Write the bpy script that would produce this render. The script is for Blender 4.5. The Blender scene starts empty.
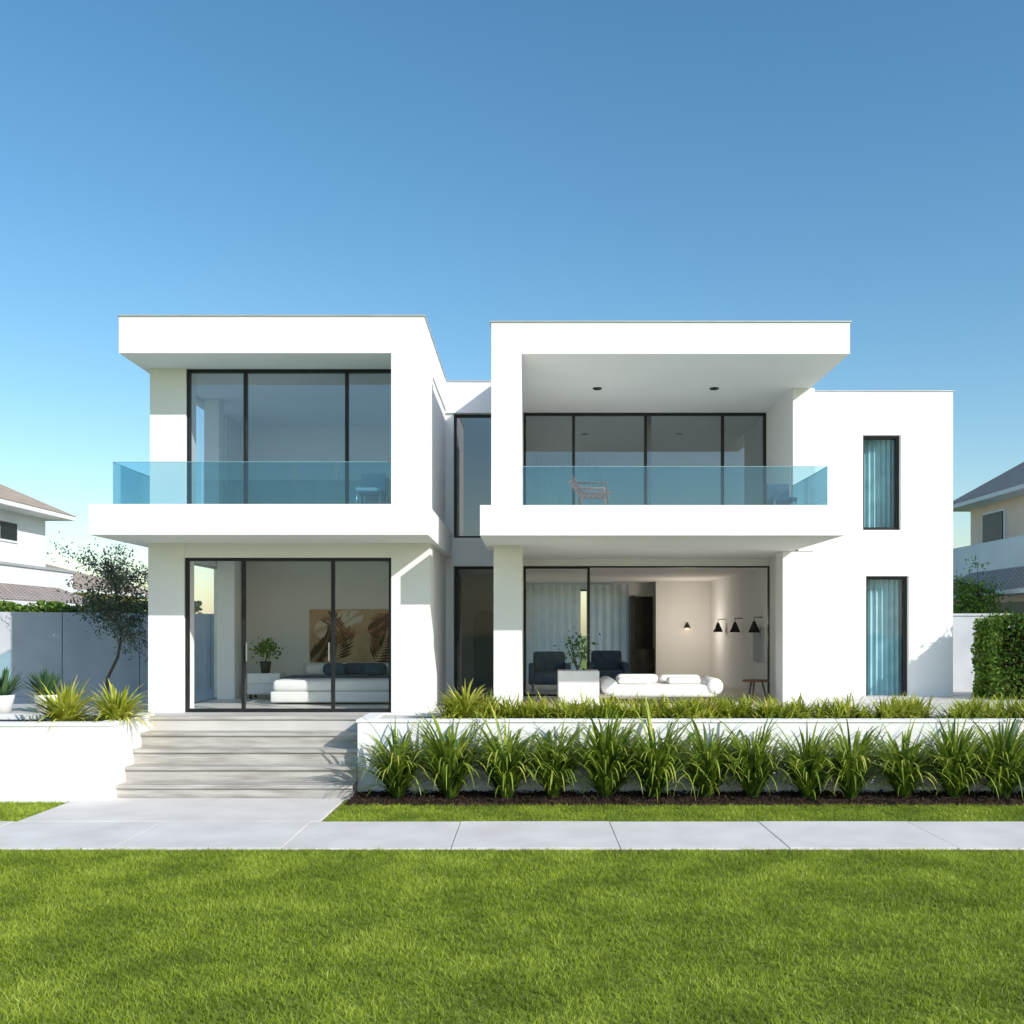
import bpy, math, numpy as np
from mathutils import Vector
R=np.random.RandomState(7)
S=bpy.context.scene
S.view_settings.view_transform='Standard'; S.view_settings.look='None'; S.view_settings.exposure=0
COL=S.collection
# ---------------- materials
def nm(name):
    m=bpy.data.materials.new(name); m.use_nodes=True
    nt=m.node_tree; nt.nodes.clear(); o=nt.nodes.new('ShaderNodeOutputMaterial')
    return m,nt,o
def N(nt,t,**k):
    n=nt.nodes.new(t)
    for a,b in k.items(): setattr(n,a,b)
    return n
def noise_col(nt,c1,c2,scale,detail=4,lo=.35,hi=.65,stretch=None,coord='Object'):
    tc=N(nt,'ShaderNodeTexCoord'); src=tc.outputs[coord]
    if stretch:
        mp=N(nt,'ShaderNodeMapping'); mp.inputs['Scale'].default_value=stretch
        nt.links.new(src,mp.inputs[0]); src=mp.outputs[0]
    no=N(nt,'ShaderNodeTexNoise'); no.inputs['Scale'].default_value=scale; no.inputs['Detail'].default_value=detail
    nt.links.new(src,no.inputs['Vector'])
    cr=N(nt,'ShaderNodeValToRGB'); cr.color_ramp.elements[0].position=lo; cr.color_ramp.elements[1].position=hi
    cr.color_ramp.elements[0].color=(*c1,1); cr.color_ramp.elements[1].color=(*c2,1)
    nt.links.new(no.outputs['Fac'],cr.inputs[0]); return cr.outputs[0],src
def surf(name,c1,c2=None,scale=2,rough=.7,bump=0,bscale=80,metal=0,spec=.4,stretch=None,lo=.35,hi=.65,bd=.01,trans=0):
    m,nt,o=nm(name); p=N(nt,'ShaderNodeBsdfPrincipled')
    c,src=noise_col(nt,c1,c2 or c1,scale,stretch=stretch,lo=lo,hi=hi)
    nt.links.new(c,p.inputs['Base Color']); p.inputs['Roughness'].default_value=rough
    p.inputs['Metallic'].default_value=metal; p.inputs['Specular IOR Level'].default_value=spec
    if bump:
        n2=N(nt,'ShaderNodeTexNoise'); n2.inputs['Scale'].default_value=bscale; n2.inputs['Detail'].default_value=5
        nt.links.new(src,n2.inputs['Vector'])
        b=N(nt,'ShaderNodeBump'); b.inputs['Strength'].default_value=bump; b.inputs['Distance'].default_value=bd
        nt.links.new(n2.outputs['Fac'],b.inputs['Height']); nt.links.new(b.outputs[0],p.inputs['Normal'])
    out=p.outputs[0]
    if trans:
        t=N(nt,'ShaderNodeBsdfTranslucent'); nt.links.new(c,t.inputs[0]); mx=N(nt,'ShaderNodeMixShader'); mx.inputs[0].default_value=trans
        nt.links.new(out,mx.inputs[1]); nt.links.new(t.outputs[0],mx.inputs[2]); out=mx.outputs[0]
    nt.links.new(out,o.inputs[0]); return m
def glassm(name,tint,base,power=4,scale=.9):
    m,nt,o=nm(name)
    t=N(nt,'ShaderNodeBsdfTransparent'); t.inputs[0].default_value=(*tint,1)
    g=N(nt,'ShaderNodeBsdfGlossy'); g.inputs['Roughness'].default_value=0.0; g.inputs[0].default_value=(.95,.97,1,1)
    lw=N(nt,'ShaderNodeLayerWeight'); lw.inputs['Blend'].default_value=.5
    pw=N(nt,'ShaderNodeMath',operation='POWER'); pw.inputs[1].default_value=power
    ma=N(nt,'ShaderNodeMath',operation='MULTIPLY_ADD'); ma.inputs[1].default_value=scale; ma.inputs[2].default_value=base; ma.use_clamp=True
    mx=N(nt,'ShaderNodeMixShader')
    nt.links.new(lw.outputs['Facing'],pw.inputs[0]); nt.links.new(pw.outputs[0],ma.inputs[0]); nt.links.new(ma.outputs[0],mx.inputs[0])
    nt.links.new(t.outputs[0],mx.inputs[1]); nt.links.new(g.outputs[0],mx.inputs[2]); nt.links.new(mx.outputs[0],o.inputs[0]); return m
def leafm(name,c1,c2,c3=None,trans=.35,rough=.5,nscale=1.0):
    m,nt,o=nm(name)
    at=N(nt,'ShaderNodeAttribute',attribute_name='rnd')
    tc=N(nt,'ShaderNodeTexCoord'); no=N(nt,'ShaderNodeTexNoise'); no.inputs['Scale'].default_value=nscale; no.inputs['Detail'].default_value=4
    nt.links.new(tc.outputs['Object'],no.inputs['Vector'])
    a=N(nt,'ShaderNodeMath',operation='MULTIPLY_ADD'); a.inputs[1].default_value=1.6; a.inputs[2].default_value=-.8
    nt.links.new(no.outputs['Fac'],a.inputs[0])
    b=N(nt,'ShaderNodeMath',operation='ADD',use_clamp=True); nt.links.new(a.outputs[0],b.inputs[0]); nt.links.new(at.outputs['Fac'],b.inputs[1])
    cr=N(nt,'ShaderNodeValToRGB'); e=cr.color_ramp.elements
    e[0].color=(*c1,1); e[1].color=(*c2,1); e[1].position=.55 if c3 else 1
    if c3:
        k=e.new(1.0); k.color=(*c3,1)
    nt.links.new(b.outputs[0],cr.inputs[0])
    p=N(nt,'ShaderNodeBsdfPrincipled'); p.inputs['Roughness'].default_value=rough; p.inputs['Specular IOR Level'].default_value=.35
    t=N(nt,'ShaderNodeBsdfTranslucent'); mx=N(nt,'ShaderNodeMixShader'); mx.inputs[0].default_value=trans
    nt.links.new(cr.outputs[0],p.inputs['Base Color']); nt.links.new(cr.outputs[0],t.inputs[0])
    nt.links.new(p.outputs[0],mx.inputs[1]); nt.links.new(t.outputs[0],mx.inputs[2]); nt.links.new(mx.outputs[0],o.inputs[0]); return m
M=dict(
 stucco=surf('white_stucco',(.80,.80,.795),(.86,.86,.855),.6,.85,.22,110,spec=.2,lo=.3,hi=.7),
 soffit=surf('soffit_paint',(.82,.82,.81),(.85,.85,.84),.9,.85,spec=.2),
 inner=surf('interior_paint',(.85,.84,.82),(.88,.87,.85),.8,.8,spec=.2),
 frame=surf('black_aluminium',(.012,.013,.015),(.02,.02,.022),8,.4,metal=.2),
 coping=surf('coping_metal',(.45,.46,.47),(.52,.53,.54),4,.4,metal=.3),
 steel=surf('steel',(.5,.5,.5),(.6,.6,.6),9,.3,metal=.9),
 travert=surf('stone_step',(.30,.28,.25),(.54,.52,.48),1.6,.6,.15,60,stretch=(1,5,9),lo=.3,hi=.7),
 terrace=surf('terrace_tile',(.52,.50,.47),(.60,.58,.55),1.6,.6,.1,60),
 paving=surf('concrete_paving',(.62,.58,.55),(.75,.71,.675),1.5,.8,.25,120,lo=.28,hi=.72),
 joint=surf('joint_mortar',(.16,.15,.14),(.24,.23,.21),12,.95),
 wallgrey=surf('garden_wall_render',(.42,.45,.48),(.50,.53,.56),1.2,.9,.15,60),
 mulch=surf('mulch',(.012,.007,.004),(.06,.032,.018),25,.95,.8,50,bd=.03),
 soil=surf('soil',(.02,.013,.008),(.05,.03,.02),20,.95,.8,50,bd=.03),
 ground=surf('ground_turf',(.13,.18,.02),(.24,.31,.035),6,.95,.4,60,bd=.02),
 wood=surf('interior_floor_tile',(.62,.59,.55),(.70,.67,.63),1.2,.35),
 brownwood=surf('brown_wood',(.10,.04,.02),(.18,.08,.04),6,.5,stretch=(1,8,8)),
 white=surf('white_fabric',(.80,.79,.77),(.86,.85,.83),6,.9,.3,200,spec=.1),
 blue=surf('navy_fabric',(.05,.08,.13),(.08,.12,.18),8,.9,.3,200),
 pot=surf('white_pot',(.72,.72,.71),(.78,.78,.77),5,.5),
 dark=surf('dark_interior',(.02,.02,.02),(.04,.035,.03),3,.7),
 beige=surf('beige_render',(.78,.58,.45),(.86,.66,.53),1.2,.9),
 nwhite=surf('neighbour_render',(.74,.74,.73),(.80,.80,.79),1.2,.9),
 bark=surf('bark',(.07,.05,.035),(.14,.11,.08),14,.9,.6,40),
 curtain=surf('sheer_curtain',(.82,.86,.82),(.90,.92,.89),3,.9,spec=.1,trans=.6),
 teal=surf('teal_curtain',(.24,.46,.52),(.34,.58,.64),3,.85,spec=.2),
 glass=glassm('window_glass',(.97,.985,.985),.025,4,.7),
 glassR=glassm('upper_window_glass',(.72,.78,.81),.17,3,.8),
 rail=glassm('balustrade_glass',(.64,.82,.87),.06,3,.8),
 glassedge=surf('glass_edge',(.25,.45,.5),(.3,.5,.55),5,.2),
 orange=surf('pink_timber',(.62,.16,.10),(.72,.24,.16),6,.5),
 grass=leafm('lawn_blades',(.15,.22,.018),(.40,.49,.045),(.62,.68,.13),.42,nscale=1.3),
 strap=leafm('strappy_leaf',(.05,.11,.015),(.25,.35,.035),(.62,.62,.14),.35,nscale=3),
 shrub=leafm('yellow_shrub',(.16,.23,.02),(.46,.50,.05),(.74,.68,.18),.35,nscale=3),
 agave=leafm('agave_leaf',(.03,.09,.035),(.12,.22,.09),None,.15,nscale=3),
 olive=leafm('olive_leaf',(.03,.05,.03),(.12,.16,.10),(.22,.26,.18),.2,nscale=1.2),
 hedge=leafm('hedge_leaf',(.04,.10,.012),(.14,.25,.03),(.28,.40,.07),.3,nscale=1.5),
)
def tilem(name,c1,c2):
    m,nt,o=nm(name); p=N(nt,'ShaderNodeBsdfPrincipled'); p.inputs['Roughness'].default_value=.85
    tc=N(nt,'ShaderNodeTexCoord'); br=N(nt,'ShaderNodeTexBrick'); br.inputs['Scale'].default_value=2.2
    br.inputs['Color1'].default_value=(*c1,1); br.inputs['Color2'].default_value=(*c2,1); br.inputs['Mortar'].default_value=(c1[0]*.3,c1[1]*.3,c1[2]*.3,1)
    br.inputs['Mortar Size'].default_value=.04
    nt.links.new(tc.outputs['Object'],br.inputs['Vector']); nt.links.new(br.outputs['Color'],p.inputs['Base Color'])
    b=N(nt,'ShaderNodeBump'); b.inputs['Distance'].default_value=.05; nt.links.new(br.outputs['Fac'],b.inputs['Height']); b.invert=True
    nt.links.new(b.outputs[0],p.inputs['Normal']); nt.links.new(p.outputs[0],o.inputs[0]); return m
M['rooftile']=tilem('roof_tile',(.54,.42,.32),(.68,.55,.44))
M['rooftileg']=tilem('roof_tile_grey',(.42,.34,.30),(.54,.46,.41))
M['art']=surf('painting_ground',(.42,.25,.13),(.66,.46,.29),2.2,.8,lo=.3,hi=.7)
M['artd']=surf('painting_dark_paint',(.04,.018,.01),(.12,.05,.025),6,.8)
M['artl']=surf('painting_pale_paint',(.70,.60,.46),(.80,.70,.56),6,.8)
M['artr']=surf('painting_brown_paint',(.22,.10,.05),(.32,.16,.08),6,.8)
def emis():
    m,nt,o=nm('lamp_glow'); e=N(nt,'ShaderNodeEmission'); e.inputs[0].default_value=(1,.6,.3,1); e.inputs[1].default_value=5; nt.links.new(e.outputs[0],o.inputs[0]); return m
M['glow']=emis()
# ---------------- mesh helpers
def empty(name):
    e=bpy.data.objects.new(name,None); COL.objects.link(e); e.empty_display_size=.2; return e
def link(name,me,mat,parent=None):
    if mat and not me.materials: me.materials.append(mat)
    o=bpy.data.objects.new(name,me); COL.objects.link(o)
    if parent: o.parent=parent
    return o
def pym(name,v,f,mat,parent=None,smooth=False):
    me=bpy.data.meshes.new(name); me.from_pydata([tuple(map(float,a)) for a in v],[],f); me.update()
    if smooth: me.polygons.foreach_set('use_smooth',[True]*len(me.polygons))
    return link(name,me,mat,parent)
BF=[(0,3,2,1),(4,5,6,7),(0,1,5,4),(1,2,6,5),(2,3,7,6),(3,0,4,7)]
def boxv(x0,x1,y0,y1,z0,z1):
    return [(x0,y0,z0),(x1,y0,z0),(x1,y1,z0),(x0,y1,z0),(x0,y0,z1),(x1,y0,z1),(x1,y1,z1),(x0,y1,z1)]
def box(name,x0,x1,y0,y1,z0,z1,mat,parent=None,bev=0,seg=2):
    o=pym(name,boxv(x0,x1,y0,y1,z0,z1),BF,M[mat],parent)
    if bev:
        b=o.modifiers.new('b','BEVEL'); b.width=bev; b.segments=seg; b.limit_method='ANGLE'
        if bev>.02: o.data.polygons.foreach_set('use_smooth',[True]*6)
    return o
def boxes(name,L,mat,parent=None,bev=0):
    v=[];f=[]
    for b in L:
        k=len(v); v+=boxv(*b); f+=[tuple(i+k for i in q) for q in BF]
    o=pym(name,v,f,M[mat],parent)
    if bev:
        m=o.modifiers.new('b','BEVEL'); m.width=bev; m.segments=2; m.limit_method='ANGLE'
    return o
def npmesh(name,V,F,mat,rnd=None,parent=None,smooth=False):
    me=bpy.data.meshes.new(name); V=np.asarray(V,dtype=np.float32); F=np.asarray(F,dtype=np.int32); m,k=F.shape
    me.vertices.add(len(V)); me.vertices.foreach_set('co',V.ravel())
    me.loops.add(m*k); me.loops.foreach_set('vertex_index',F.ravel())
    me.polygons.add(m); me.polygons.foreach_set('loop_start',np.arange(0,m*k,k,dtype=np.int32))
    try: me.polygons.foreach_set('loop_total',np.full(m,k,dtype=np.int32))
    except Exception: pass
    if rnd is not None:
        a=me.attributes.new('rnd','FLOAT','POINT'); a.data.foreach_set('value',np.asarray(rnd,dtype=np.float32))
    me.update(calc_edges=True)
    if smooth: me.polygons.foreach_set('use_smooth',np.ones(m,dtype=bool))
    return link(name,me,mat,parent)
def tube(name,pts,rad,mat,parent=None,n=10,cap=True):
    pts=[Vector(p) for p in pts]; v=[];f=[]
    for i,p in enumerate(pts):
        d=(pts[min(i+1,len(pts)-1)]-pts[max(i-1,0)]).normalized()
        a=d.orthogonal().normalized() if i==0 else (a-d*a.dot(d)).normalized()
        b=d.cross(a)
        for k in range(n):
            t=2*math.pi*k/n; v.append(p+(a*math.cos(t)+b*math.sin(t))*rad[i])
    for i in range(len(pts)-1):
        for k in range(n): f.append((i*n+k,i*n+(k+1)%n,(i+1)*n+(k+1)%n,(i+1)*n+k))
    if cap: f.append(tuple(range(n))[::-1]); f.append(tuple((len(pts)-1)*n+k for k in range(n)))
    return pym(name,v,f,mat,parent,True)
def lathe(name,prof,loc,mat,parent=None,n=24):
    v=[];f=[]
    for r,z in prof:
        for k in range(n):
            t=2*math.pi*k/n; v.append((loc[0]+r*math.cos(t),loc[1]+r*math.sin(t),loc[2]+z))
    for i in range(len(prof)-1):
        for k in range(n): f.append((i*n+k,i*n+(k+1)%n,(i+1)*n+(k+1)%n,(i+1)*n+k))
    return pym(name,v,f,M[mat],parent,True)
def strap(rs,n,L,e0,bend,w,r0,origins=None,seg=6):
    az=rs.uniform(0,2*np.pi,n); Ln=rs.uniform(L[0],L[1],n); el=np.radians(rs.uniform(e0[0],e0[1],n)); bd=np.radians(rs.uniform(bend[0],bend[1],n))
    W=rs.uniform(w*.7,w*1.2,n); rr=r0*np.sqrt(rs.rand(n))
    dirx,diry=np.cos(az),np.sin(az)
    az2=az+rs.normal(0,.25,n)
    P=np.stack([rr*dirx,rr*diry,np.zeros(n)],1)
    if origins is not None: P=P+origins
    out=[];rn=[]; rbase=rs.rand(n)*.8
    for i in range(seg+1):
        t=i/seg
        ww=W*(1-.92*t**2.2)*(.6+.4*min(1,t*4))
        tw=az2+np.pi/2
        s=np.stack([np.cos(tw)*ww/2,np.sin(tw)*ww/2,np.zeros(n)],1)
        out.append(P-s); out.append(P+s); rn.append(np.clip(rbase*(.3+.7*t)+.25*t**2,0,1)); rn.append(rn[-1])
        e=el-bd*t**1.4
        st=Ln/seg
        P=P+np.stack([np.cos(e)*np.cos(az2)*st,np.cos(e)*np.sin(az2)*st,np.sin(e)*st],1)
    V=np.stack(out,1).reshape(-1,3); rn=np.stack(rn,1).ravel()
    b=np.arange(n)[:,None]*(2*(seg+1)); F=[]
    for i in range(seg): F.append(np.stack([b[:,0]+2*i,b[:,0]+2*i+1,b[:,0]+2*i+3,b[:,0]+2*i+2],1))
    return V,np.concatenate(F),rn
def leaves(rs,C,size,asp=.45,droop=0):
    n=len(C); d=rs.normal(size=(n,3)); d[:,2]-=droop; d/=np.linalg.norm(d,axis=1)[:,None]
    u=rs.normal(size=(n,3)); s=np.cross(d,u); s/=np.linalg.norm(s,axis=1)[:,None]
    sz=(size*rs.uniform(.6,1.3,n))[:,None]
    V=np.stack([C-d*sz*.5,C+s*sz*asp*.5,C+d*sz*.5,C-s*sz*asp*.5],1).reshape(-1,3)
    F=np.arange(4*n).reshape(n,4); r=np.repeat(rs.rand(n),4); return V,F,r
def lawn(name,x0,x1,y0,y1,dens,h,w,seed,parent):
    rs=np.random.RandomState(seed); n=int((x1-x0)*(y1-y0)*dens)
    x=rs.uniform(x0,x1,n); y=rs.uniform(y0,y1,n)
    gs=.055; gxn=int((x1-x0)/gs)+2; gyn=int((y1-y0)/gs)+2; T=rs.rand(gxn,gyn)
    tf=T[((x-x0)/gs+.4*np.sin(y*40)).astype(int).clip(0,gxn-1),((y-y0)/gs+.4*np.sin(x*37)).astype(int).clip(0,gyn-1)]-.5
    gs2=.17; g2x=int((x1-x0)/gs2)+2; g2y=int((y1-y0)/gs2)+2; T2=rs.rand(g2x,g2y)
    tf2=T2[((x-x0)/gs2+.5*np.sin(y*19)).astype(int).clip(0,g2x-1),((y-y0)/gs2+.5*np.sin(x*17)).astype(int).clip(0,g2y-1)]-.5
    cl=tf*.7+tf2*.25
    a=rs.uniform(0,np.pi*2,n); H=h*rs.uniform(.55,1.15,n)*(1+cl); l=rs.normal(0,.6,(n,2))*H[:,None]
    W=w*rs.uniform(.7,1.3,n)/2; z=np.zeros(n)
    V=np.stack([np.stack([x-np.cos(a)*W,y-np.sin(a)*W,z],1),np.stack([x+np.cos(a)*W,y+np.sin(a)*W,z],1),np.stack([x+l[:,0],y+l[:,1],H],1)],1).reshape(-1,3)
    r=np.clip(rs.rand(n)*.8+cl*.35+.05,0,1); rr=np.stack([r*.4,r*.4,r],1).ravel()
    return npmesh(name,V,np.arange(3*n).reshape(n,3),M['grass'],rr,parent)
def window(par,nm_,x0,x1,z0,z1,y,mull,glass='glass',fw=.05,dp=.09,bot=True):
    L=[(x0,x1,y,y+dp,z1-fw,z1),(x0,x0+fw,y,y+dp,z0,z1-fw),(x1-fw,x1,y,y+dp,z0,z1-fw)]
    if bot: L.append((x0+fw,x1-fw,y,y+dp,z0,z0+fw))
    for m in mull: L.append((m-fw*.55,m+fw*.55,y+.005,y+dp-.005,z0+fw,z1-fw))
    boxes(nm_+'_frame',L,'frame',par,.004)
    xs=[x0]+list(mull)+[x1]
    for i,(a,c) in enumerate(zip(xs[:-1],xs[1:])):
        yy=y+dp*.5+(.012 if i%2 else 0); tl=.004*((i*7)%3-1)
        pym(nm_+'_glass_%d'%i,[(a+.01,yy,z0+.01),(c-.01,yy+tl,z0+.01),(c-.01,yy+tl,z1-.01),(a+.01,yy,z1-.01)],[(0,1,2,3)],M[glass],par)
def windowX(par,nm_,x,y0,y1,z0,z1,mull,glass='glass',fw=.05,dp=.09,fm='frame'):
    L=[(x,x+dp,y0,y1,z1-fw,z1),(x,x+dp,y0,y1,z0,z0+fw),(x,x+dp,y0,y0+fw,z0+fw,z1-fw),(x,x+dp,y1-fw,y1,z0+fw,z1-fw)]
    for m in mull: L.append((x+.005,x+dp-.005,m-fw*.5,m+fw*.5,z0+fw,z1-fw))
    boxes(nm_+'_frame',L,fm,par)
    xm=x+dp*.5
    pym(nm_+'_glass',[(xm,y0+.01,z0+.01),(xm,y1-.01,z0+.01),(xm,y1-.01,z1-.01),(xm,y0+.01,z1-.01)],[(0,1,2,3)],M[glass],par)
def curtain(name,x0,x1,y,z0,z1,mat,par,amp=.04,wl=.13):
    n=int((x1-x0)/wl*8)+2; v=[]
    rs=np.random.RandomState(int(abs(x0)*100)+3); ph=0
    for i in range(n):
        x=x0+(x1-x0)*i/(n-1); ph+=2*math.pi*(x1-x0)/(n-1)/wl*rs.uniform(.7,1.3)
        v.append((x,y+amp*math.sin(ph),z0)); v.append((x,y+amp*.8*math.sin(ph+.2),z1))
    f=[(2*i,2*i+2,2*i+3,2*i+1) for i in range(n-1)]
    return pym(name,v,f,M[mat],par,True)
# ---------------- HOUSE
H=empty('modern_white_house')
FZ=1.08
b=lambda n,*a,**k: box(n,*a,'stucco',H,**k)
b('pillar_lower_1',-6.11,-5.54,16.0,16.5,FZ,3.79)
b('pillar_lower_2',-2.22,-1.60,16.0,16.6,FZ,3.79)
b('lintel_lower',-5.54,-2.22,16.03,16.5,3.56,3.79)
b('side_wall_lower_east',-1.84,-1.62,16.6,20.5,FZ,3.79)
boxes('side_wall_lower_west',[(-6.10,-5.95,16.5,16.7,FZ,3.79),(-6.10,-5.95,19.3,20.5,FZ,3.79),(-6.10,-5.95,16.7,19.3,3.6,3.79)],'stucco',H)
windowX(H,'side_window_lower',-6.08,16.7,19.3,FZ,3.6,[],fw=.03,fm='steel')
b('back_wall_lower',-6.10,-1.65,20.5,20.7,FZ,3.79)
b('balcony_slab_1',-6.44,-1.49,14.6,20.9,3.79,4.24)
b('pillar_upper_1',-6.12,-5.54,16.1,16.6,4.24,6.61)
b('pillar_upper_2',-2.11,-1.61,15.2,16.6,4.24,6.61)
boxes('side_wall_upper_west',[(-6.11,-5.95,16.6,16.8,4.24,6.61),(-6.11,-5.95,19.6,20.6,4.24,6.61),(-6.11,-5.95,16.8,19.6,4.24,4.4)],'stucco',H)
windowX(H,'side_window_upper',-6.08,16.8,19.6,4.4,6.6,[],fw=.03,fm='steel')
b('side_wall_upper_east',-1.86,-1.63,16.6,20.6,4.24,6.61)
box('back_wall_upper',-6.11,-1.68,20.6,20.8,4.24,6.61,'inner',H)
b('roof_1',-6.25,-1.61,15.2,21.0,6.61,7.17)
box('roof_coping_1',-6.27,-1.59,15.18,21.02,7.17,7.188,'coping',H)
window(H,'bedroom_window',-5.54,-2.22,FZ+.005,3.56,16.06,[-4.61,-3.17])
window(H,'upper_bedroom_window',-5.54,-2.11,4.24,6.61,16.14,[-4.60,-2.96],'glassR')
boxes('door_handles',[(-4.55,-4.53,16.01,16.06,1.9,2.2),(-3.23,-3.21,16.01,16.06,1.9,2.2),(1.04,1.06,19.65,19.7,1.95,2.25)],'steel',H)
box('bedroom_floor',-5.95,-1.84,16.16,20.5,FZ,FZ+.012,'wood',H)
box('bedroom_back_lining',-5.94,-1.85,20.46,20.495,FZ+.012,3.785,'inner',H)
box('bedroom_east_lining',-1.87,-1.845,16.62,20.45,FZ+.012,3.785,'inner',H)
box('bedroom_column',-5.93,-5.6,18.95,19.3,FZ+.012,3.785,'soffit',H)
box('upper_bedroom_column',-5.93,-5.66,18.2,18.5,4.245,6.605,'soffit',H)
b('link_fascia',-1.66,-0.62,19.2,21.6,6.57,7.168)
b('link_slab',-1.64,-0.62,19.2,24,3.63,4.17)
boxes('link_jamb',[(-1.64,-1.47,19.25,19.6,4.17,6.57),(-1.64,-1.47,19.25,19.6,FZ,3.63)],'stucco',H)
box('link_coping',-1.58,-0.62,19.18,21.6,7.168,7.186,'coping',H)
window(H,'link_window',-1.47,-0.6,4.17,6.57,19.35,[],'glassR')
window(H,'entry_door',-1.47,-0.6,FZ,3.63,19.4,[],'glass',bot=False)
box('hall_back_wall',-1.64,-0.6,23.5,23.7,FZ,6.57,'inner',H)
box('hall_side_wall',-1.66,-1.64,19.6,23.5,FZ,6.57,'inner',H)
box('hall_floor',-1.62,-0.62,19.5,23.5,FZ,FZ+.012,'wood',H)
av=[(-1.32,23.47,FZ+.012),(-.78,23.47,FZ+.012)]+[(-1.05+.27*math.cos(t),23.47,2.6+.27*math.sin(t)) for t in np.linspace(0,math.pi,14)]
pym('hall_arch_niche',av,[tuple(range(len(av)))],M['wallgrey'],H)
box('link_roof_rear',-1.66,-0.62,21.6,23.7,6.57,6.7,'soffit',H)
b('roof_2',-0.60,4.96,15.5,19.98,6.68,7.17)
b('roof_2_rear',-0.60,5.04,19.98,27.3,6.69,7.165)
box('roof_coping_2',-0.62,4.98,15.48,27.32,7.171,7.189,'coping',H)
b('party_wall_upper',-0.60,-0.13,15.5,27.2,4.25,6.68)
b('balcony_slab_2',-0.74,4.66,14.8,17.7,3.80,4.25)
b('floor_slab_2',-0.60,4.75,17.7,27.2,3.801,4.249)
b('pillar_upper_3',4.655,5.04,17.7,27.2,3.80,6.68)
b('pillar_lower_3',4.48,5.02,17.72,18.25,FZ,3.80)
b('living_east_wall',4.72,5.02,18.25,27.2,FZ,3.80)
b('party_wall_lower',-0.60,-0.13,16.5,27.2,FZ,3.80)
boxes('back_wall_lower_2',[(2.6,4.72,27.0,27.2,FZ,3.8),(-.13,2.6,27.0,27.2,3.5,3.8)],'stucco',H)
window(H,'rear_garden_window',-.13,2.6,FZ,3.5,27.05,[.8,1.7])
boxes('back_wall_upper_2',[(1.6,4.655,24.0,24.2,4.25,6.68),(-.13,.2,24.0,24.2,4.25,6.68),(.2,1.6,24.0,24.2,4.25,4.9),(.2,1.6,24.0,24.2,6.3,6.68)],'inner',H)
window(H,'rear_upper_window',.2,1.6,4.9,6.3,24.05,[.9])
curtain('rear_upper_curtain',.1,1.7,23.85,4.3,6.5,'curtain',H,.04,.14)
b('header_lower_2',-0.13,4.72,19.66,19.95,3.66,3.80)
window(H,'living_upper_window',-0.13,4.655,4.25,6.68,19.7,[.86,2.28,3.80],'glassR')
boxes('sliding_stack',[(2.32,2.40,19.78,19.84,4.3,6.63)],'frame',H)
window(H,'living_sliding_door',-0.13,1.18,FZ+.003,3.66,19.7,[])
boxes('living_track',[(1.18,4.72,19.7,19.79,3.63,3.66),(4.695,4.72,19.7,19.79,FZ,3.63)],'frame',H)
box('living_floor',-0.13,4.72,19.68,27,FZ,FZ+.012,'wood',H)
box('living_ceiling',-0.13,4.72,19.95,27,3.67,3.72,'inner',H)
boxes('living_partition',[(3.3,4.72,26.2,26.3,FZ+.012,3.67)],'inner',H)
box('dark_passage',2.66,3.3,26.9,26.99,FZ+.012,3.3,'dark',H)
boxes('passage_shelf',[(2.66,2.74,26.1,26.9,FZ+.012,3.3),(2.74,3.3,26.6,26.9,FZ+.012,1.9)],'dark',H)
for X in (1.19,3.26):
    lathe('downlight',[(.0,-.012),(.05,-.012),(.075,-.02),(.085,0)],(X,17.7,6.68),'frame',H,16)
wx0,wx1=5.045,8.46
boxes('wing_wall',[(wx0,6.66,20,20.25,.3,7.17),(7.58,wx1,20,20.25,.3,7.17),(6.66,7.58,20,20.25,6.30,7.17),(7.42,7.58,20,20.25,4.40,6.30),
   (6.66,7.58,20,20.25,3.48,4.40),(6.66,6.72,20,20.25,.3,3.48),(6.72,7.58,20,20.25,.3,.86),
   (wx0,wx1,26,26.2,.3,7.17),(wx1-.2,wx1,20.25,26,.3,7.17),(wx0,wx1-.2,20.25,26,6.9,7.17),(wx0,wx1-.2,20.25,26,3.8,4.2)],'stucco',H)
box('wing_coping',wx0-.0,wx1+.02,19.98,26.22,7.171,7.189,'coping',H)
window(H,'wing_window_upper',6.66,7.42,4.40,6.30,20.1,[],'glass',.065)
window(H,'wing_window_lower',6.72,7.58,.86,3.48,20.1,[],'glass',.065)
curtain('curtain_upper',6.7,7.4,20.36,4.3,6.35,'teal',H,.035,.11)
curtain('curtain_lower',6.75,7.56,20.36,.8,3.5,'teal',H,.035,.11)
def rail(name,xl,xr,y,z0,z1,cuts,sideX,yb):
    g=empty(name); g.parent=H
    xs=[xl]+cuts+[xr]
    for a,c in zip(xs[:-1],xs[1:]): box('glass_panel',a+.008,c-.008,y,y+.012,z0,z1,'rail',g)
    box('glass_panel_side',sideX-.006,sideX+.006,y+.02,yb,z0,z1,'rail',g)
    boxes('glass_edges',[(xl,xr,y-.001,y+.013,z1,z1+.006),(sideX-.007,sideX+.007,y+.02,yb,z1,z1+.006)],'glassedge',g)
    boxes('base_channel',[(xl,xr,y-.02,y+.035,z0-.0,z0+.05)],'steel',g)
rail('glass_balustrade',-6.36,-2.12,15.24,4.245,4.96,[-5.0,-3.6,-2.95],-6.36,16.95)
rail('glass_balustrade',-.125,4.63,15.55,4.255,4.94,[1.85,4.05],4.63,17.68)
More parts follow.
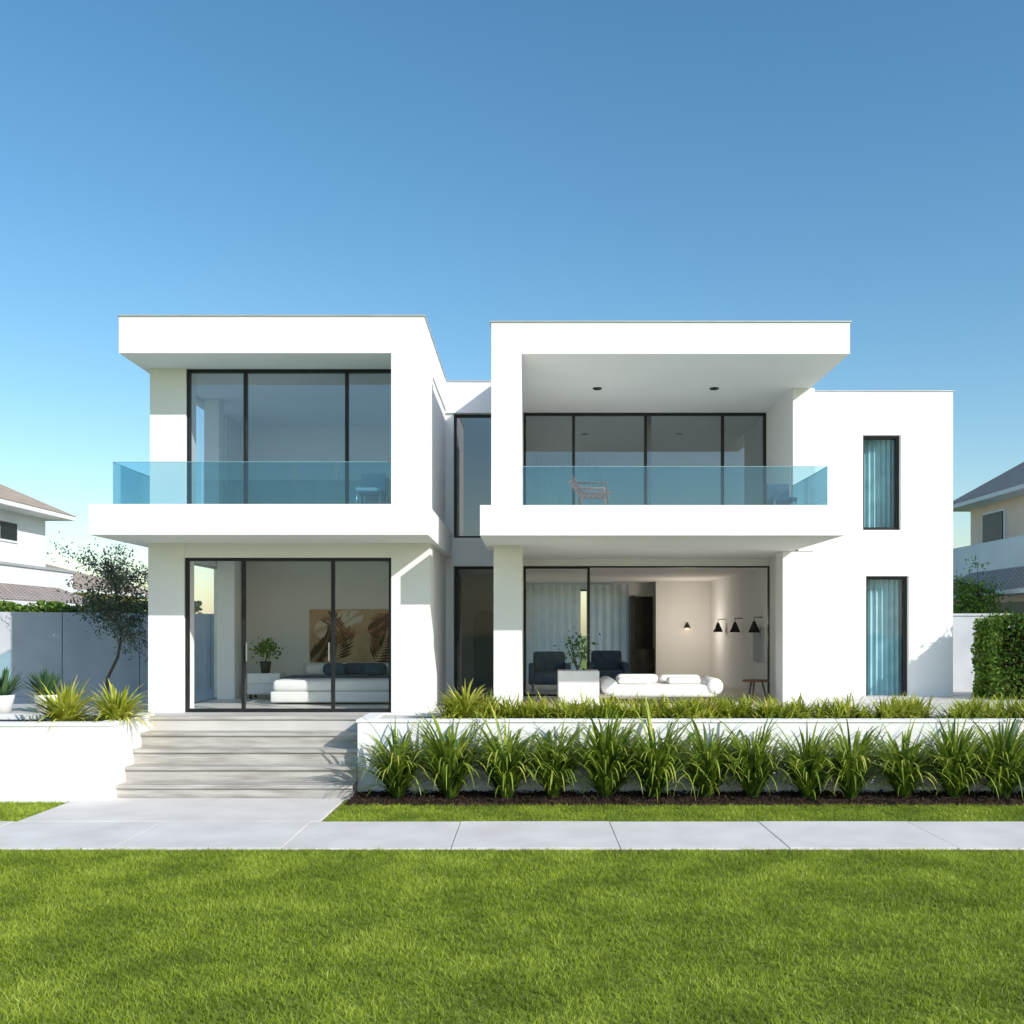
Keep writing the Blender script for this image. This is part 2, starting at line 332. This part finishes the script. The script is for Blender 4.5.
for Y in (24.2,22.2,20.3):
    lp=empty('wall_cone_lamp')
    lathe('shade',[(.012,.16),(.03,.15),(.12,-.07),(.11,-.07),(.025,.14)],(4.55,Y,2.42),'frame',lp,20)
    tube('arm',[(4.72,Y,2.66),(4.55,Y,2.66),(4.55,Y,2.56)],[.01]*3,M['frame'],lp,8)
sc=empty('wall_sconce')
lathe('shade',[(.02,.1),(.09,-.05),(.085,-.05)],(4.1,26.1,2.5),'frame',sc,16); lathe('bulb',[(.0,-.06),(.05,-.03),(.0,.02)],(4.1,26.1,2.47),'glow',sc,12)
pl=bpy.data.lights.new('sconce_light','POINT'); pl.energy=26; pl.color=(1,.88,.74); pl.shadow_soft_size=.15
plo=bpy.data.objects.new('sconce_light',pl); COL.objects.link(plo); plo.location=(3.9,24.9,2.5); plo.parent=sc
wa=empty('wall_art'); box('canvas',4.68,4.715,20.2,21.0,1.75,2.45,'wallgrey',wa)
pa=empty('abstract_painting'); box('canvas',-1.0,.84,-.02,.02,-.56,.56,'art',pa)
rs=np.random.RandomState(15)
for fi,(cx,cz,a0,s,mt) in enumerate([(-.9,.1,15,1.0,'artl'),(.1,.5,200,.8,'artl'),(-.45,-.45,75,1.15,'artd'),(.35,-.5,55,1.2,'artd'),(.6,.45,230,.9,'artr'),(-.2,-.15,115,.9,'artr'),(-.95,-.5,40,.9,'artd'),(.2,.1,20,.8,'artd')]):
    v=[];f=[]
    for k in range(16):
        t=k/15; bx=cx+math.cos(math.radians(a0+20*t))*t*s*.75; bz=cz+math.sin(math.radians(a0+20*t))*t*s*.75
        for sg in (-1,1):
            an=math.radians(a0+20*t+sg*(55-25*t)); L=s*.34*(1-.6*t)*rs.uniform(.7,1.2)
            ex,ez=bx+math.cos(an)*L,bz+math.sin(an)*L; px,pz=-math.sin(an)*.028,math.cos(an)*.028
            q=[(bx,bz),((bx+ex)/2+px,(bz+ez)/2+pz),(ex,ez),((bx+ex)/2-px,(bz+ez)/2-pz)]
            k0=len(v); v+=[(min(max(a,-.98),.82),-.024-.0015*fi-.00006*(2*k+(sg>0)),min(max(c,-.54),.54)) for a,c in q]; f.append((k0,k0+1,k0+2,k0+3))
    pym('brush_strokes_%d'%fi,v,f,M[mt],pa)
pa.location=(-3.5,20.42,2.26)
bd=empty('bed')
box('base',-4.55,-2.3,17.5,20.2,FZ+.05,FZ+.24,'white',bd,.03); box('mattress',-4.52,-2.33,17.52,20.15,FZ+.24,FZ+.44,'white',bd,.07,4)
box('headboard',-4.6,-2.2,20.25,20.4,FZ+.02,FZ+.66,'pot',bd,.04); box('throw',-4.56,-2.29,18.2,19.0,FZ+.26,FZ+.465,'blue',bd,.05,3)
for i,(x,m) in enumerate([(-4.1,'white'),(-3.4,'blue'),(-2.75,'white')]):
    box('pillow_%d'%i,x-.32,x+.32,19.6,20.1,FZ+.44,FZ+.66,m,bd,.10,5)
for i,x in enumerate((-3.8,-3.0)): box('cushion_%d'%i,x-.22,x+.22,19.3,19.55,FZ+.44,FZ+.68,'blue',bd,.1,5)
ns=empty('nightstand'); box('body',-5.35,-4.72,18.9,19.4,FZ+.1,FZ+.5,'pot',ns,.01)
boxes('drawer_lines',[(-5.33,-4.74,18.885,18.9,FZ+.13,FZ+.29),(-5.33,-4.74,18.885,18.9,FZ+.31,FZ+.48)],'white',ns,.006); boxes('legs',[(x,x+.04,y,y+.04,FZ+.012,FZ+.1) for x in (-5.32,-4.8) for y in (18.95,19.3)],'frame',ns)
def pottedplant(name,x,y,z,r,h,mat,ph,n,leafmode,seed):
    e=empty(name); rs=np.random.RandomState(seed)
    lathe('pot',[(0,0),(r*.7,0),(r*.95,h*.8),(r,h),(r*.88,h),(r*.85,h*.85),(0,h*.85)],(x,y,z),mat,e)
    if leafmode=='bush':
        tube('stem',[(x,y,z+h*.8),(x+.02,y,z+h+ph*.3),(x,y,z+h+ph*.7)],[.015,.012,.006],M['bark'],e,6)
        C=rs.normal(size=(n,3))*np.array([ph*.27,ph*.27,ph*.22])+np.array([x,y,z+h+ph*.6])
        V,F,q=leaves(rs,C,.09,.5); npmesh('foliage',V,F,M['hedge'],q,e)
    else:
        V,F,q=strap(rs,n,(ph*.8,ph*1.15),(30,85),(0,35),.07,r*.3,None,5); V=V+np.array([x,y,z+h*.85]); npmesh('leaves',V,F,M['agave'],q,e)
pottedplant('potted_bonsai',-5.05,19.1,FZ+.5,.11,.22,'dark',.42,260,'bush',3)
sf=empty('white_sofa')
box('seat',1.45,3.35,17.85,18.75,FZ+.12,FZ+.34,'white',sf,.06,4)
def bol(name,x,y0,y1,z,r):
    tube(name,[(x,y0,z),(x,y0+.04,z),(x,y1-.04,z),(x,y1,z)],[r*.7,r,r,r*.7],M['white'],sf,18)
bol('arm_1',1.42,17.82,18.78,FZ+.31,.15); bol('arm_2',3.30,17.82,18.78,FZ+.31,.15)
box('back_cushion_1',1.6,2.38,18.5,18.75,FZ+.33,FZ+.5,'white',sf,.08,5); box('back_cushion_2',2.4,3.16,18.5,18.75,FZ+.33,FZ+.49,'white',sf,.08,5)
for i,x in enumerate((1.9,2.8)):
    box('cushion_%d'%i,x-.3,x+.3,18.1,18.45,FZ+.34,FZ+.45,'white' if i!=1 else 'pot',sf,.05,4)
boxes('legs',[(x,x+.05,y,y+.05,FZ,FZ+.13) for x in (1.5,3.2) for y in (17.95,18.6)],'frame',sf)
sp=empty('square_planter'); box('box',.50,1.22,17.6,18.2,FZ,FZ+.60,'pot',sp,.01)
rs=np.random.RandomState(12)
for k in range(6): tube('stem',[(.85,17.9,FZ+.6),(.85+rs.uniform(-.2,.2),17.9+rs.uniform(-.15,.15),FZ+1.05)],[.01,.005],M['bark'],sp,5)
C=rs.normal(size=(170,3))*np.array([.13,.1,.16])+np.array([.85,17.9,FZ+1.0]); V,F,q=leaves(rs,C,.09,.5); npmesh('foliage',V,F,M['agave'],q,sp)
st=empty('side_table'); lathe('top',[(0,.0),(.24,0),(.25,.02),(.24,.035),(0,.035)],(4.2,18.6,FZ+.36),'brownwood',st)
for a in (0,2.1,4.2): tube('leg',[(4.2+.12*math.cos(a),18.6+.12*math.sin(a),FZ+.36),(4.2+.2*math.cos(a),18.6+.2*math.sin(a),FZ)],[.018,.014],M['brownwood'],st,8)
def armchair(x,y,mat):
    e=empty('armchair'); box('seat',x-.35,x+.35,y-.35,y+.35,FZ+.15,FZ+.42,mat,e,.06,3); box('back',x-.35,x+.35,y+.25,y+.42,FZ+.3,FZ+.85,mat,e,.07,4)
    box('arm_1',x-.45,x-.33,y-.35,y+.4,FZ+.15,FZ+.6,mat,e,.04,3); box('arm_2',x+.33,x+.45,y-.35,y+.4,FZ+.15,FZ+.6,mat,e,.04,3)
    boxes('legs',[(x+a,x+a+.04,y+c,y+c+.04,FZ+.012,FZ+.15) for a in (-.38,.34) for c in (-.3,.3)],'frame',e)
armchair(.42,21.6,'blue'); armchair(1.75,22.6,'blue')
cu=empty('sheer_curtains'); curtain('left_drop',-.1,1.35,26.6,FZ+.03,3.6,'curtain',cu,.06,.2); curtain('right_drop',1.5,2.62,26.5,FZ+.03,3.6,'curtain',cu,.06,.2)
def lowchair(name,x,y,z,mat,flip=1):
    e=empty(name)
    for k in range(5):
        xx=x+flip*(k*.09); box('slat',xx-.035,xx+.035,y-.3,y+.3,z+.30,z+.33,mat,e,.004)
    for k in range(4):
        xx=x-flip*(.07+k*.035); zz=z+.35+k*.055; box('back_slat',xx-.02,xx+.02,y-.3,y+.3,zz,zz+.035,mat,e,.004)
    for s in (-.3,.3):
        tube('rail',[(x-flip*.2,y+s,z+.58),(x-flip*.02,y+s,z+.31),(x+flip*.42,y+s,z+.30)],[.02]*3,M[mat],e,8)
        tube('armrest',[(x-flip*.12,y+s,z+.46),(x+flip*.36,y+s,z+.46),(x+flip*.38,y+s,z)],[.018]*3,M[mat],e,8)
        tube('leg',[(x-flip*.05,y+s,z),(x-flip*.05,y+s,z+.31)],[.018]*2,M[mat],e,8)
lowchair('deck_chair',.85,16.0,4.25,'orange')
def ochair(x,y,z,mat):
    e=empty('outdoor_chair')
    box('seat',x-.2,x+.2,y-.28,y+.28,z+.3,z+.36,mat,e,.02); box('backrest',x-.2,x+.2,y+.24,y+.3,z+.36,z+.66,mat,e,.05,4)
    for a in (-.18,.18):
        for c in (-.26,.26): tube('leg',[(x+a,y+c,z),(x+a,y+c,z+.32)],[.015]*2,M['steel'],e,8)
ochair(-2.5,15.7,4.24,'wallgrey'); ochair(4.25,16.9,4.25,'blue')
# ---------------- TERRACE, STAIRS, PLANTERS
box('terrace',-14,18,15.3,33,.0,FZ-.002,'terrace')
stp=empty('front_steps'); n=5; rise=FZ/n
for i in range(n):
    y0=14.1+.3*i
    box('tread_%d'%i,-5.83,-2.50,y0-.03,y0+.32 if i<4 else 15.42,rise*(i+1)-.05,rise*(i+1)+(.004 if i==4 else 0),'travert',stp,.006)
    box('riser_%d'%i,-5.83,-2.50,y0+.005,15.31,rise*i+(.001 if i else -.1),rise*(i+1)-.05,'travert',stp)
lp=empty('planter_wall')
boxes('walls',[(-14,-5.83,13.9,14.1,-.1,1.06),(-6.05,-5.83,14.1,15.45,-.1,1.06),(-14,-6.05,15.2,15.45,-.1,1.06)],'stucco',lp)
boxes('cap',[(-14,-5.81,13.88,14.12,1.06,1.11),(-6.07,-5.81,14.12,15.47,1.06,1.11),(-14,-6.07,15.2,15.47,1.06,1.11)],'stucco',lp,.006)
box('soil',-14,-6.05,14.1,15.2,.5,1.04,'soil',lp)
rp=empty('planter_wall')
boxes('walls',[(-2.50,16,14.5,14.7,-.1,1.06),(-2.50,-2.3,14.7,15.7,-.1,1.06),(-2.3,16,15.6,15.7,-.1,1.06)],'stucco',rp)
boxes('cap',[(-2.52,16,14.48,14.72,1.06,1.10),(-2.52,-2.28,14.72,15.72,1.06,1.10),(-2.28,16,15.58,15.72,1.06,1.10)],'stucco',rp,.006)
box('soil',-2.3,16,14.7,15.6,.5,1.04,'soil',rp)
# ---------------- GROUND
pym('ground',[(-400,-400,0),(400,-400,0),(400,400,0),(-400,400,0)],[(0,1,2,3)],M['ground'])
pv=empty('sidewalk'); box('bedding',-30,30,10.86,12.37,-.05,.012,'joint',pv)
js=[-2.70+1.84*k for k in range(-12,14)]
for i,a in enumerate(js): box('slab',a+.005,a+1.84-.005,10.862,12.368,.0,.034+.002*math.sin(i*3),'paving',pv,.004)
pt=empty('garden_path'); box('bedding',-6.34,-2.6,12.38,14.1,-.05,.010,'joint',pt)
box('slab',-6.335,-2.605,12.38,14.06,0,.036,'paving',pt,.004)
gl=empty('lawn')
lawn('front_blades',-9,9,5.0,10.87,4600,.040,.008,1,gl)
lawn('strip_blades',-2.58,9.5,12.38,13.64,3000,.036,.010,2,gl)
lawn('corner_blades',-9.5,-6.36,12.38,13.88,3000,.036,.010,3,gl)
rs=np.random.RandomState(5)
nx,ny=260,12; gx=np.linspace(-2.56,12,nx); gy=np.linspace(13.62,14.5,ny); X,Y=np.meshgrid(gx,gy,indexing='ij')
Z=.03+.03*rs.rand(nx,ny)+.02*np.sin(X*5)*np.sin(Y*7); Z[:,0]=-.01; Z[0,:]=-.01
idx=np.arange(nx*ny).reshape(nx,ny); F=np.stack([idx[:-1,:-1],idx[1:,:-1],idx[1:,1:],idx[:-1,1:]],-1).reshape(-1,4)
mb=empty('mulch_bed'); npmesh('surface',np.stack([X,Y,Z],-1).reshape(-1,3),F,M['mulch'],None,mb)
n=9000; C=np.stack([rs.uniform(-2.5,11,n),rs.uniform(13.6,14.48,n),rs.uniform(.05,.085,n)],1); V,F,q=leaves(rs,C,.05,.4); npmesh('chips',V,F,M['mulch'],q,mb)
# ---------------- PLANTS
variants=[]
for k in range(6):
    rs=np.random.RandomState(40+k)
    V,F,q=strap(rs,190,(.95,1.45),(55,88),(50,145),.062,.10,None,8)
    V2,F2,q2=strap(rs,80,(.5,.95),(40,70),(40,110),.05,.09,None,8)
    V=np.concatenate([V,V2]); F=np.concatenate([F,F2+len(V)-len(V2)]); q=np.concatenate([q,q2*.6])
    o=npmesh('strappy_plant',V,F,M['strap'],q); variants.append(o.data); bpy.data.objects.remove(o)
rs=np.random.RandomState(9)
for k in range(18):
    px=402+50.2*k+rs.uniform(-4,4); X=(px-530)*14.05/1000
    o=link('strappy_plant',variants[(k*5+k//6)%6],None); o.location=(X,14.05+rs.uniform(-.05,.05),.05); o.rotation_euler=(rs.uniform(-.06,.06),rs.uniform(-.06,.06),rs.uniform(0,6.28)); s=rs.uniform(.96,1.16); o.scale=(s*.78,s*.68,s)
def clump(name,x,y,z,h,n,mat,seed,w=.05,e0=(20,80),par=None):
    rs=np.random.RandomState(seed); V,F,q=strap(rs,n,(h*.8,h*1.25),e0,(30,100),w,h*.12,None,6)
    q=np.clip(q+.2,0,1)
    o=npmesh(name,V,F,M[mat],q,par); o.location=(x,y,z); return o
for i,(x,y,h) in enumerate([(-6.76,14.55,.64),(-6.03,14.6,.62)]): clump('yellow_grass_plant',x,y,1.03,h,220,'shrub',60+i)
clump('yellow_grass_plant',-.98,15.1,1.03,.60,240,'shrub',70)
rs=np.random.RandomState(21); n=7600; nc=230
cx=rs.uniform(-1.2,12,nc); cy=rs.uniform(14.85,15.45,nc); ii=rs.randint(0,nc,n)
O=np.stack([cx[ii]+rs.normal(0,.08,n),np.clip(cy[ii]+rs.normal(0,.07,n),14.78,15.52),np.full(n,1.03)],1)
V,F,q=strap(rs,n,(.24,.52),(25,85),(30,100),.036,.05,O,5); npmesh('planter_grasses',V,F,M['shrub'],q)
pottedplant('potted_agave',-8.45,16.0,FZ,.19,.28,'pot',.5,60,'agave',31)
pottedplant('potted_agave',-7.78,16.1,FZ,.19,.28,'pot',.5,60,'agave',32)
# ---------------- trees
def tree(name,x,y,z,h,cr,trunkr,seed,mat,nl=9000,size=.11,lean=.15,branches=16,base=.35):
    rs=np.random.RandomState(seed); e=empty(name)
    P=[Vector((x,y,z))]
    for i in range(1,7): P.append(P[-1]+Vector((rs.normal(0,lean)*h/8,rs.normal(0,lean)*h/8,h*.8/6)))
    tube('trunk',P,[trunkr*(1-.13*i) for i in range(7)],M['bark'],e,10)
    tips=[]
    for k in range(branches):
        t=base+(1-base)*k/branches; i=min(int(t*6),5); q=P[i].lerp(P[i+1],t*6-i); a=rs.uniform(0,6.28)+k*2.4; L=cr*rs.uniform(.6,1.05)*(1.1-.5*t)
        m=q+Vector((math.cos(a)*L*.5,math.sin(a)*L*.5,L*.35)); en=q+Vector((math.cos(a)*L,math.sin(a)*L,L*rs.uniform(.4,.9)))
        tube('limb',[q,m,en],[trunkr*.45,trunkr*.25,trunkr*.08],M['bark'],e,6,False)
        tips+= [m,en,en]
        for j in range(3):
            s=m.lerp(en,rs.rand())+Vector(rs.normal(0,cr*.25,3)); tube('twig',[m.lerp(en,.3),s],[trunkr*.12,trunkr*.04],M['bark'],e,5,False); tips.append(s)
    T=np.array([tuple(t) for t in tips]); idx=rs.randint(0,len(T),nl)
    rad=cr*rs.uniform(.10,.24,len(T))
    C=T[idx]+rs.normal(size=(nl,3))*rad[idx][:,None]*np.array([1,1,.7])
    V,F,q=leaves(rs,C,size,.4,.2)
    cl=rs.rand(len(T))*.5; q=np.clip(q*.6+np.repeat(cl[idx],4),0,1)
    npmesh('crown',V,F,M[mat],q,e); return e
tree('olive_tree',-8.05,19.0,FZ,3.05,.80,.035,5,'olive',6500,.07,.22,20,.42)
tree('garden_tree',11.0,17.6,FZ,3.1,1.0,.07,8,'olive',3200,.10)
tree('garden_tree',12.4,28.0,1.0,3.2,1.0,.1,11,'hedge',4000,.12)
rs=np.random.RandomState(77)
hg=empty('hedge'); n=22000
C=np.stack([rs.uniform(8.75,13,n),rs.uniform(18.9,19.6,n),rs.uniform(FZ,2.62,n)],1)
face=rs.randint(0,4,n); C[face==0,1]=18.9+rs.exponential(.07,(face==0).sum()); C[face==1,2]=2.62-rs.exponential(.06,(face==1).sum()); C[face==2,0]=8.75+rs.exponential(.07,(face==2).sum())
C+=rs.normal(0,.035,C.shape)+.05*np.sin(C[:,[1,2,0]]*7)
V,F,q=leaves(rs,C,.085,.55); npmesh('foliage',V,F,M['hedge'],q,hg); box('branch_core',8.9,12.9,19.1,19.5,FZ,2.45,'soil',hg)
hg=empty('hedge'); n=14000
C=np.stack([rs.uniform(-20,-8.5,n),rs.uniform(25,26,n),rs.uniform(2.2,3.0,n)],1); C[:,2]=3.05-rs.exponential(.2,n); C+=.08*np.sin(C[:,[1,2,0]]*5)
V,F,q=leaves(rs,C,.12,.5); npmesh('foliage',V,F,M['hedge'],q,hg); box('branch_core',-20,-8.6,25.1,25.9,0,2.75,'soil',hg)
gw=empty('garden_wall')
def owall(x0,y0,x1,y1,z0,z1,t,par,mat,k):
    d=Vector((x1-x0,y1-y0,0)).normalized(); nrm=Vector((-d.y,d.x,0))*t
    v=[(x0,y0,z0),(x1,y1,z0),(x1+nrm.x,y1+nrm.y,z0),(x0+nrm.x,y0+nrm.y,z0)]; v+=[(a,b_,z1) for a,b_,_ in v]
    pym('panel_%d'%k,v,BF,M[mat],par)
for k in range(5):
    t0,t1=k/5+.001,(k+1)/5-.001; owall(-12+6.1*t0,18.6+4.6*t0,-12+6.1*t1,18.6+4.6*t1,0,2.76,.15,gw,'wallgrey',k)
gw2=empty('garden_wall'); box('panel',8.47,20,22.4,22.6,0,2.72,'wallgrey',gw2); boxes('cap',[(8.47,20,22.37,22.63,2.72,2.77)],'wallgrey',gw2)
# ---------------- neighbours
def hip(name,x0,x1,y0,y1,z,h,mat,par):
    w=min(x1-x0,y1-y0)/2
    if x1-x0<y1-y0: a=((x0+x1)/2,y0+w,z+h); c=((x0+x1)/2,y1-w,z+h)
    else: a=(x0+w,(y0+y1)/2,z+h); c=(x1-w,(y0+y1)/2,z+h)
    v=[(x0,y0,z),(x1,y0,z),(x1,y1,z),(x0,y1,z),a,c]
    if x1-x0<y1-y0: f=[(0,1,4),(1,2,5,4),(2,3,5),(3,0,4,5)]
    else: f=[(0,1,5,4),(1,2,5),(2,3,4,5),(3,0,4)]
    pym(name,v,f,M[mat],par)
    boxes(name+'_eaves',[(x0+.02,x1-.02,y0+.02,y1-.02,z-.14,z-.004)],'nwhite',par)
nl=empty('neighbour_house')
box('upper_walls',-27,-15.7,18,32.4,3.9,5.99,'nwhite',nl); hip('roof',-27.8,-14.95,17.2,33,6.13,3.3,'rooftile',nl)
box('lower_walls',-27,-14.9,18,32.6,0,4.25,'nwhite',nl); boxes('lower_coping',[(-27,-14.85,17.9,32.65,4.25,4.33)],'coping',nl)
boxes('side_window_trim',[(-15.71,-15.66,28.4,30.6,5.05,5.7)],'nwhite',nl); boxes('side_window',[(-15.68,-15.64,28.5,29.45,5.12,5.63),(-15.68,-15.64,29.55,30.5,5.12,5.63)],'frame',nl)
hip('porch_roof',-15.6,-13.6,20,32,3.2,.5,'rooftileg',nl); box('porch_wall',-14.9,-14.2,20.5,31.5,0,3.0,'dark',nl)
nb=empty('neighbour_house'); box('walls',-26,-19.6,42,50,0,4.1,'beige',nb); hip('roof',-27,-18.2,41.4,51,4.1,1.4,'rooftile',nb)
nr=empty('neighbour_house')
box('walls',15.2,27,20,34.5,0,6.56,'beige',nr); hip('roof',14.45,27.8,19.2,35.2,6.7,4.4,'rooftileg',nr)
boxes('window_trim',[(15.14,15.2,31.9,33.5,5.0,6.3)],'nwhite',nr); boxes('window',[(15.11,15.15,32.0,33.4,5.08,6.22)],'frame',nr)
box('balcony',14.3,15.2,28.6,34.2,3.95,5.15,'nwhite',nr); hip('lower_roof',13.3,17.0,20,33.5,3.55,1.3,'rooftileg',nr)
box('lower_wall',13.9,15.2,21,33,0,3.4,'beige',nr); boxes('lower_window',[(13.86,13.9,27,30,1.5,3.2)],'frame',nr)
# ---------------- light
el,az=math.radians(29),math.radians(48)
d=Vector((math.sin(az)*math.cos(el),-math.cos(az)*math.cos(el),math.sin(el)))
sl=bpy.data.lights.new('sun','SUN'); sl.energy=4.5; sl.angle=math.radians(.53); sl.color=(1,.96,.90)
so=bpy.data.objects.new('sun',sl); COL.objects.link(so); so.rotation_euler=d.to_track_quat('Z','Y').to_euler()
w=bpy.data.worlds.new('World'); S.world=w; w.use_nodes=True; nt=w.node_tree; nt.nodes.clear()
sk=N(nt,'ShaderNodeTexSky'); sk.sky_type='NISHITA'; sk.sun_disc=False; sk.sun_elevation=el; sk.sun_rotation=math.atan2(d.x,d.y); sk.air_density=1.15; sk.dust_density=.7; sk.ozone_density=2.2
hs=N(nt,'ShaderNodeHueSaturation'); hs.inputs['Saturation'].default_value=1.25; hs.inputs['Hue'].default_value=.492
bg=N(nt,'ShaderNodeBackground'); bg.inputs[1].default_value=.15; hs.inputs['Value'].default_value=1.12; wo=N(nt,'ShaderNodeOutputWorld')
nt.links.new(sk.outputs[0],hs.inputs['Color']); nt.links.new(hs.outputs[0],bg.inputs[0]); nt.links.new(bg.outputs[0],wo.inputs[0])
cam=bpy.data.cameras.new('camera'); co=bpy.data.objects.new('camera',cam); COL.objects.link(co)
co.location=(0,0,2.4); co.rotation_euler=(math.radians(90),0,0); cam.sensor_width=36; cam.lens=36*1000/1024; cam.shift_x=-18/1024; cam.shift_y=118/1024; cam.clip_end=2000
S.camera=co
